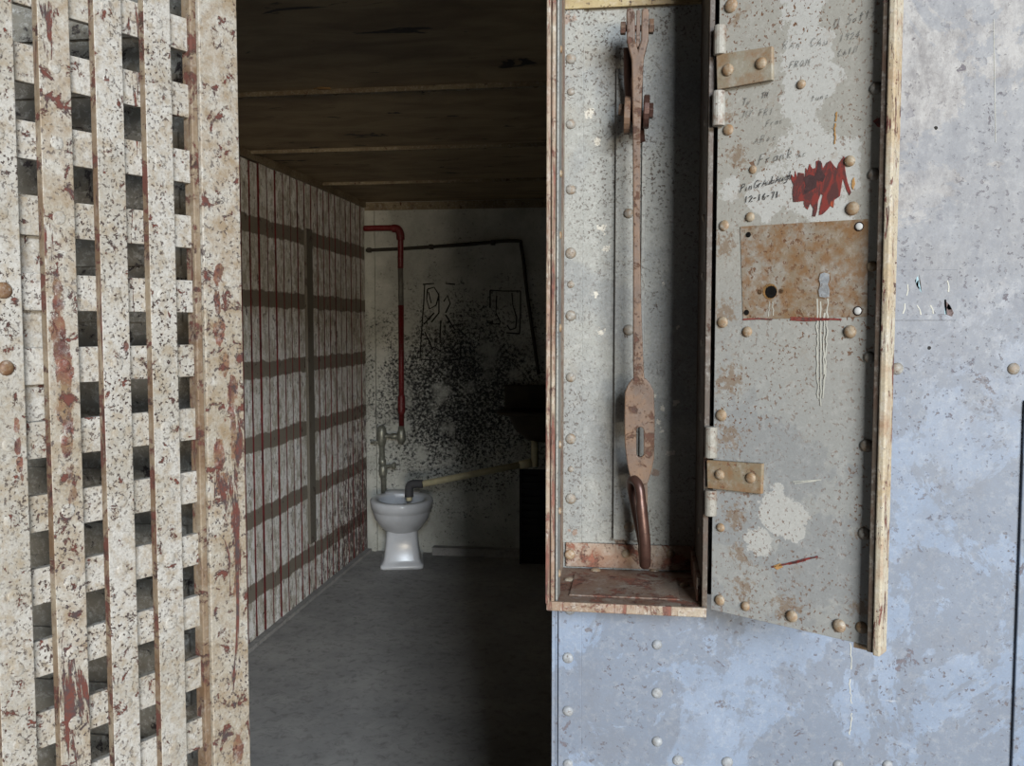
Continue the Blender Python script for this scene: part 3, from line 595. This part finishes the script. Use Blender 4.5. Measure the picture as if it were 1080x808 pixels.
# hinges
def hinge(cor, k1, k2):
    q = [lp(x, y, .004) for x, y in cor]
    hp = link('hinge_leaf', prism([(v.x, v.z) for v in q], [], -.0065, 0), M['hinge'], lid, bevel=.0012)
    return hp
h1 = hinge([(756, 58), (815.4, 49), (815.4, 84.5), (757, 95)], 0, 0); h2 = hinge([(746, 485), (805, 489), (804, 521), (746.7, 514.6)], 0, 0)
for hp, rv in ((h1, ((768, 74), (803, 67))), (h2, ((759.6, 500.5), (792, 504)))):
    for px, py in rv: rivet(hp, lp(px, py, .0055)+Vector((0, -.001, 0)), LN, .0080, M['rivet_tan'])
for px, (ya, yb) in ((759.5, (27, 58)), (758, (96, 133)), (750, (450, 483)), (749.5, (517, 544))):
    p0, p1 = lp(px, ya, .004), lp(px, yb, .004); px0 = (p0.x+p1.x)/2
    link('knuckle', T([(px0, p0.y, p0.z), (px0, p0.y, p1.z)], .0080, seg=16), M['knuckle'], lid, smooth=False, bevel=.0012)
# ================================================================== DOOR LEVER (hangs inside the box)
YL = 1.325
def L(px, py, y=YL): return onY(px, py, y)
lv = empty('door_lever', L(672, 600)); tag(lv, 'long brown rusted lever rod with forked top and slotted plate hanging in the steel box', 'lever')
Lo = Vector(lv.location)
def lrel(pts): return [Vector(p)-Lo for p in pts]
def lprism(pts, holes, y0, y1, mat, name, **k):
    f = lambda P: [((onY(x, y, YL)-Lo).x, (onY(x, y, YL)-Lo).z) for x, y in P]
    return link(name, prism(f(pts), [f(h) for h in holes], y0-Lo.y, y1-Lo.y), M[mat], lv, **k)
lprism([(661.5, 10), (667.5, 10), (669.5, 14), (670, 44), (672.8, 54), (676, 44), (676.5, 14), (678, 10), (683.5, 10), (684.5, 16), (684, 42), (679, 62), (677.5, 90), (675.5, 140), (675, 250), (676.5, 330), (679, 392), (680, 402),
        (668, 402), (667.5, 380), (667.6, 250), (667.3, 140), (666.6, 90), (666, 64), (661, 44), (660.5, 16)], [], YL-.006, YL+.007, 'iron', 'forked_rod', bevel=.002)
slot = [(675+3.8*math.cos(t), 466+s*12-3.8*math.sin(t)) for s, ts in ((-1, [0, .5, 1.05, 1.57, 2.1, 2.6, 3.14]), (1, [3.14, 3.7, 4.2, 4.71, 5.2, 5.8, 6.28])) for t in ts]
lprism([(667, 399), (662, 406), (659, 414), (658.5, 440), (659, 470), (662, 492), (666, 508), (674, 512), (683, 509), (687, 497), (690, 482), (690.5, 440), (689.5, 412), (686, 405), (681, 399)], [slot], YL-.005, YL+.004, 'iron', 'slotted_plate', bevel=.0015)
lprism([(678, 500), (683, 500), (683, 560), (679, 590)], [], YL+.012, YL+.018, 'iron', 'back_strip')
link('link_tongue', B(*[v for ax in range(3) for v in ((min((L(671.2, 11)-Lo)[ax], (L(675, 50)-Lo)[ax])-(.002 if ax == 1 else 0)), (max((L(671.2, 11)-Lo)[ax], (L(675, 50)-Lo)[ax])+(.03 if ax == 1 else 0)))]), M['iron'], lv, bevel=.001)
link('pivot_bolt', T(lrel([L(655, 30, YL+.003), L(690, 30, YL+.003)]), .0045), M['iron_dark'], lv)
link('bolt_head', T(lrel([L(654.5, 30, YL+.003), L(660, 30, YL+.003)]), .0095, seg=6), M['iron'], lv, bevel=.001); link('nut', T(lrel([L(684.5, 28, YL+.003), L(689.5, 28, YL+.003)]), .011, seg=6), M['iron'], lv, bevel=.001)
# lower pivot: wheel pair and cranked arm behind the rod
link('crank_arm', T(lrel([L(664, 50, YL+.02), L(663.5, 80, YL+.035), L(668, 112, YL+.04), L(678, 150, YL+.045)]), [.009, .0085, .012, .004], seg=10, flat=.7), M['iron_dark'], lv, smooth=True)
link('washer', T(lrel([L(658.5, 122, YL+.022), L(665, 122, YL+.022)]), .027, seg=20), M['iron'], lv, bevel=.001)
link('washer', T(lrel([L(678.5, 118, YL+.022), L(685, 118, YL+.022)]), .024, seg=20), M['iron_dark'], lv, bevel=.002)
link('nut', T(lrel([L(684, 117, YL+.022), L(689, 117, YL+.022)]), .012, seg=6), M['iron_dark'], lv, bevel=.001)
link('bolt_head', T(lrel([L(652.5, 116, YL+.026), L(659, 116, YL+.026)]), .009, seg=6), M['iron'], lv, bevel=.001)
ring = smooth_path([L(669, 506, YL-.004), L(674.5, 515, YL-.014), L(677, 540, YL-.017), L(680, 570, YL-.016), L(680.5, 590, YL-.006), L(680, 594, YL+.008), L(678, 575, YL+.018), L(672, 545, YL+.022), L(667, 520, YL+.02), L(665.5, 508, YL+.008)], 5, True)
rg = tag(link('iron_ring', T(ring, [.0083 if 8 < i < 30 else .0070 for i in range(len(ring))], seg=14, closed=True), M['iron_dark'], smooth=True), 'smooth dark brown oblong iron ring hanging from the slotted lever plate', 'ring')
# ================================================================== BACK OF THE CELL
def P(px, py, y): return onY(px, py, y)
rp = empty('water_pipe', P(423, 455, YB-.06)); tag(rp, 'red water pipe running down the back wall to the flush valve', 'pipe'); Ro = Vector(rp.location)
r_ = lambda pts: [Vector(p)-Ro for p in pts]
yp = YB-.07
link('pipe_run', T(r_(smooth_path([P(384, 241, yp), P(405, 240.5, yp), P(417, 241, yp), P(422, 246, yp), P(422.5, 262, yp), P(422.5, 283, yp)], 5)), .0185, seg=14), M['red_pipe'], rp, smooth=True)
link('elbow', T(r_(smooth_path([P(414, 241, yp), P(419, 241.5, yp), P(422, 246, yp), P(422.5, 253, yp)], 5)), .026, seg=14), M['red_pipe'], rp, smooth=True)
link('pipe_run', T(r_([P(422.5, 283, yp), P(423, 322, yp)]), .0165, seg=14), M['bare_pipe'], rp, smooth=True, label='bare grey stretch of pipe')
link('pipe_run', T(r_([P(423, 322, yp), P(423.5, 452, yp)]), .0175, seg=14), M['red_pipe'], rp, smooth=True)
link('coupling', T(r_([P(423.4, 417, yp), P(423.4, 419, yp), P(423.4, 434, yp), P(423.4, 436, yp)]), [.021, .0245, .0245, .021], seg=14), M['red_pipe'], rp)
cd = empty('conduit', P(388, 264, YB-.03)); tag(cd, 'thin dark conduit crossing the back wall then dropping at the right', 'conduit'); Co = Vector(cd.location)
link('conduit_run', T([Vector(p)-Co for p in smooth_path([P(386, 264, YB-.03), P(430, 262, YB-.03), P(490, 258, YB-.03), P(543, 254, YB-.03), P(550, 262, YB-.03), P(556, 310, YB-.03), P(563, 360, YB-.03), P(568, 395, YB-.03)], 5)], .011, seg=8), M['conduit'], cd, smooth=True)
for px, py in ((390, 264), (455, 260.5), (520, 256)): q = P(px, py, YB-.02)-Co; link('clamp', B(q.x-.012, q.x+.012, q.y-.026, q.y+.018, q.z-.016, q.z+.016), M['conduit'], cd, bevel=.002)
# toilet
toff = Vector((-1.485, 5.49, 0)); toilet = empty('toilet', toff, math.radians(14)); tag(toilet, 'white porcelain toilet without a seat standing in the back left corner', 'toilet')
def loft(sections, seg=32, cap0=True, cap1=True):
    """sections: (z, cx, cy, rx, ry_front, ry_back, squareness)"""
    bm = bmesh.new(); rings = []
    for z, cx, cy, rx, rf, rb, sq in sections:
        rr = []
        for k in range(seg):
            a = 2*math.pi*k/seg; c, s = math.cos(a), math.sin(a); e_ = 2/sq
            x = math.copysign(abs(c)**e_, c)*rx; y = math.copysign(abs(s)**e_, s)*(rb if s > 0 else rf); rr.append(bm.verts.new((cx+x, cy+y, z)))
        rings.append(rr)
    for a, b in zip(rings, rings[1:]):
        for k in range(seg): bm.faces.new((a[k], a[(k+1) % seg], b[(k+1) % seg], b[k]))
    if cap0: bm.faces.new(rings[0][::-1])
    if cap1: bm.faces.new(rings[-1])
    return bm
# local: front is -y, origin under the pedestal
bw = link('bowl', loft([(.205, 0, .02, .085, .09, .12, 2.4), (.225, 0, .01, .115, .125, .15, 2.2), (.265, 0, -.0, .145, .165, .19, 2.1), (.30, 0, -.005, .168, .20, .22, 2), (.345, 0, -.01, .182, .222, .235, 2), (.357, 0, -.01, .184, .224, .237, 2), (.360, 0, -.01, .190, .232, .243, 2), (.405, 0, -.01, .196, .238, .245, 2), (.418, 0, -.01, .193, .234, .243, 2), (.422, 0, -.01, .184, .225, .235, 2),
                       (.420, 0, -.01, .150, .188, .165, 2), (.41, 0, -.01, .144, .18, .158, 2), (.37, 0, -.01, .15, .185, .16, 2), (.31, 0, 0, .13, .15, .13, 2), (.27, 0, .01, .07, .08, .08, 2)], cap0=True), M['porcelain'], toilet, smooth=True)
link('waste_water', loft([(.318, 0, 0, .125, .145, .125, 2), (.319, 0, 0, .125, .145, .125, 2)]), M['bowl_in'], toilet)
link('pedestal', loft([(0, 0, .0, .135, .135, .22, 9), (.02, 0, .0, .135, .135, .22, 9), (.028, 0, .0, .124, .124, .21, 8), (.05, 0, 0, .114, .116, .20, 7), (.12, 0, .005, .105, .105, .19, 6), (.20, 0, .01, .098, .10, .17, 5), (.245, 0, .015, .098, .115, .165, 3.6), (.262, 0, .01, .115, .135, .17, 2.4)]), M['porcelain'], toilet, smooth=True)
link('rear_deck', loft([(.33, 0, .20, .10, .06, .07, 5), (.415, 0, .20, .115, .06, .08, 5), (.425, 0, .20, .11, .055, .075, 5)]), M['porcelain'], toilet, smooth=True)
for s in (-1, 1): rivet(toilet, (s*.105, .03, .02), (0, 0, 1), .014, M['porcelain'], .9, 'bolt_cap')
# flush valve
fv = empty('flush_valve', P(403, 505, YB-.09)); tag(fv, 'dull plated flush valve and supply elbow above the toilet', 'flush valve'); Fo = Vector(fv.location)
g_ = lambda pts: [Vector(p)-Fo for p in pts]; yv = YB-.09
link('valve_body', T(g_([P(402.5, 449, yv), P(402.5, 451, yv), P(402.5, 456, yv), P(402.5, 463, yv), P(402.5, 468, yv), P(402.5, 471, yv)]), [.014, .027, .032, .032, .024, .018], seg=16), M['valve'], fv, smooth=True)
link('supply_tube', T(g_([P(402, 460, yv), P(407, 460, yv), P(409, 460, yv), P(412, 460, yv), P(413, 460, yv), P(420, 460, yv)]), [.02, .016, .014, .014, .02, .018], seg=12), M['valve'], fv, smooth=True)
link('supply_elbow', T(g_([P(423.4, 450, yv+.01), P(423.4, 455, yv), P(423.4, 462, yv), P(423.4, 466, yv), P(423.4, 468, yv)]), [.018, .024, .030, .022, .010], seg=14), M['valve'], fv, smooth=True)
link('handle', T(g_([P(391, 467, yv-.01), P(398, 466, yv-.01), P(401, 466, yv)]), [.008, .008, .014]), M['valve'], fv, smooth=True)
link('flush_tube', T(g_([P(403, 470, yv), P(403, 484, yv), P(403.2, 485, yv), P(403.4, 489, yv), P(404, 490, yv), P(405, 522, yv)]), [.017, .017, .024, .024, .018, .018], seg=14), M['valve'], fv, smooth=True)
link('vacuum_breaker', T(g_([P(404, 490, yv), P(404, 493, yv), P(404, 500, yv), P(404, 503, yv)]), [.02, .027, .027, .02], seg=14), M['valve'], fv, smooth=True)
link('stop_cock', T(g_([P(404, 493, yv), P(413, 491, yv-.01), P(415, 491, yv-.01), P(417, 491, yv-.01)]), [.012, .010, .022, .022], seg=10), M['valve'], fv)
# drain pipe propped in the bowl
yd0, yd1 = 5.42, 5.55
dp = empty('drain_pipe', P(432, 524, yd0)); tag(dp, 'yellowed plastic drain pipe sloping from the sink down into the toilet', 'drain pipe'); Do = Vector(dp.location)
d_ = lambda pts: [Vector(p)-Do for p in pts]
link('pipe_run', T(d_([P(446, 510.5, yd0), P(553, 489.5, yd1)]), .0205, seg=16), M['pvc'], dp, smooth=True)
link('rubber_elbow', T(d_(smooth_path([P(431.5, 524, yd0), P(431.5, 516, yd0), P(433, 511.5, yd0), P(438, 510.5, yd0), P(446, 510.5, yd0)], 4)), .026, seg=14), M['rubber'], dp, smooth=True)
link('stub', T(d_([P(431.5, 523, yd0), P(431.5, 528, yd0)]), .018), M['pvc'], dp)
link('coupling', T(d_([P(548, 490.5, yd1), P(561, 488, yd1)]), .026, seg=14), M['pvc'], dp, smooth=True)
link('riser', T(d_([P(564, 492, yd1), P(564, 463, yd1)]), .022, seg=14), M['pvc'], dp, smooth=True)
# sink
q = P(578, 436, yd1); sk = empty('sink', (q.x, yd1, q.z-.1)); tag(sk, 'small shade-darkened brown sink barely visible in the dark right of the cell', 'sink')
link('basin', loft([(-.075, 0, 0, .05, .05, .05, 2), (-.06, 0, 0, .13, .12, .12, 2.2), (.0, 0, 0, .20, .17, .17, 2.6), (.09, 0, 0, .24, .20, .22, 3), (.104, 0, 0, .30, .22, .22, 5), (.118, 0, 0, .30, .22, .22, 5), (.118, 0, 0, .22, .16, .17, 3), (.04, 0, 0, .16, .12, .13, 2.4), (.02, 0, 0, .06, .05, .05, 2)]), M['sink_shaded'], sk, smooth=True)
link('splash_back', B(-.30, .30, .19, .22, .10, .26), M['sink_shaded'], sk, bevel=.008)
# dark slatted frame below the sink
q0 = onY(548, 585, 5.6); sf = empty('slatted_rack', (q0.x, 5.6, 0)); tag(sf, 'dark slatted iron rack standing under the sink', 'rack')
for x in (0, .42): link('upright', B(x, x+.014, -.01, .01, 0, .60), M['black'], sf)
link('shade_panel', B(.0, .434, .010, .016, 0, .60), M['black'], sf)  # added dark sheet covering the lit wall behind the slats, imitates shade
for k in range(12): link('slat', B(.014, .42, -.008, .008, .05+k*.045, .07+k*.045), M['black'], sf)
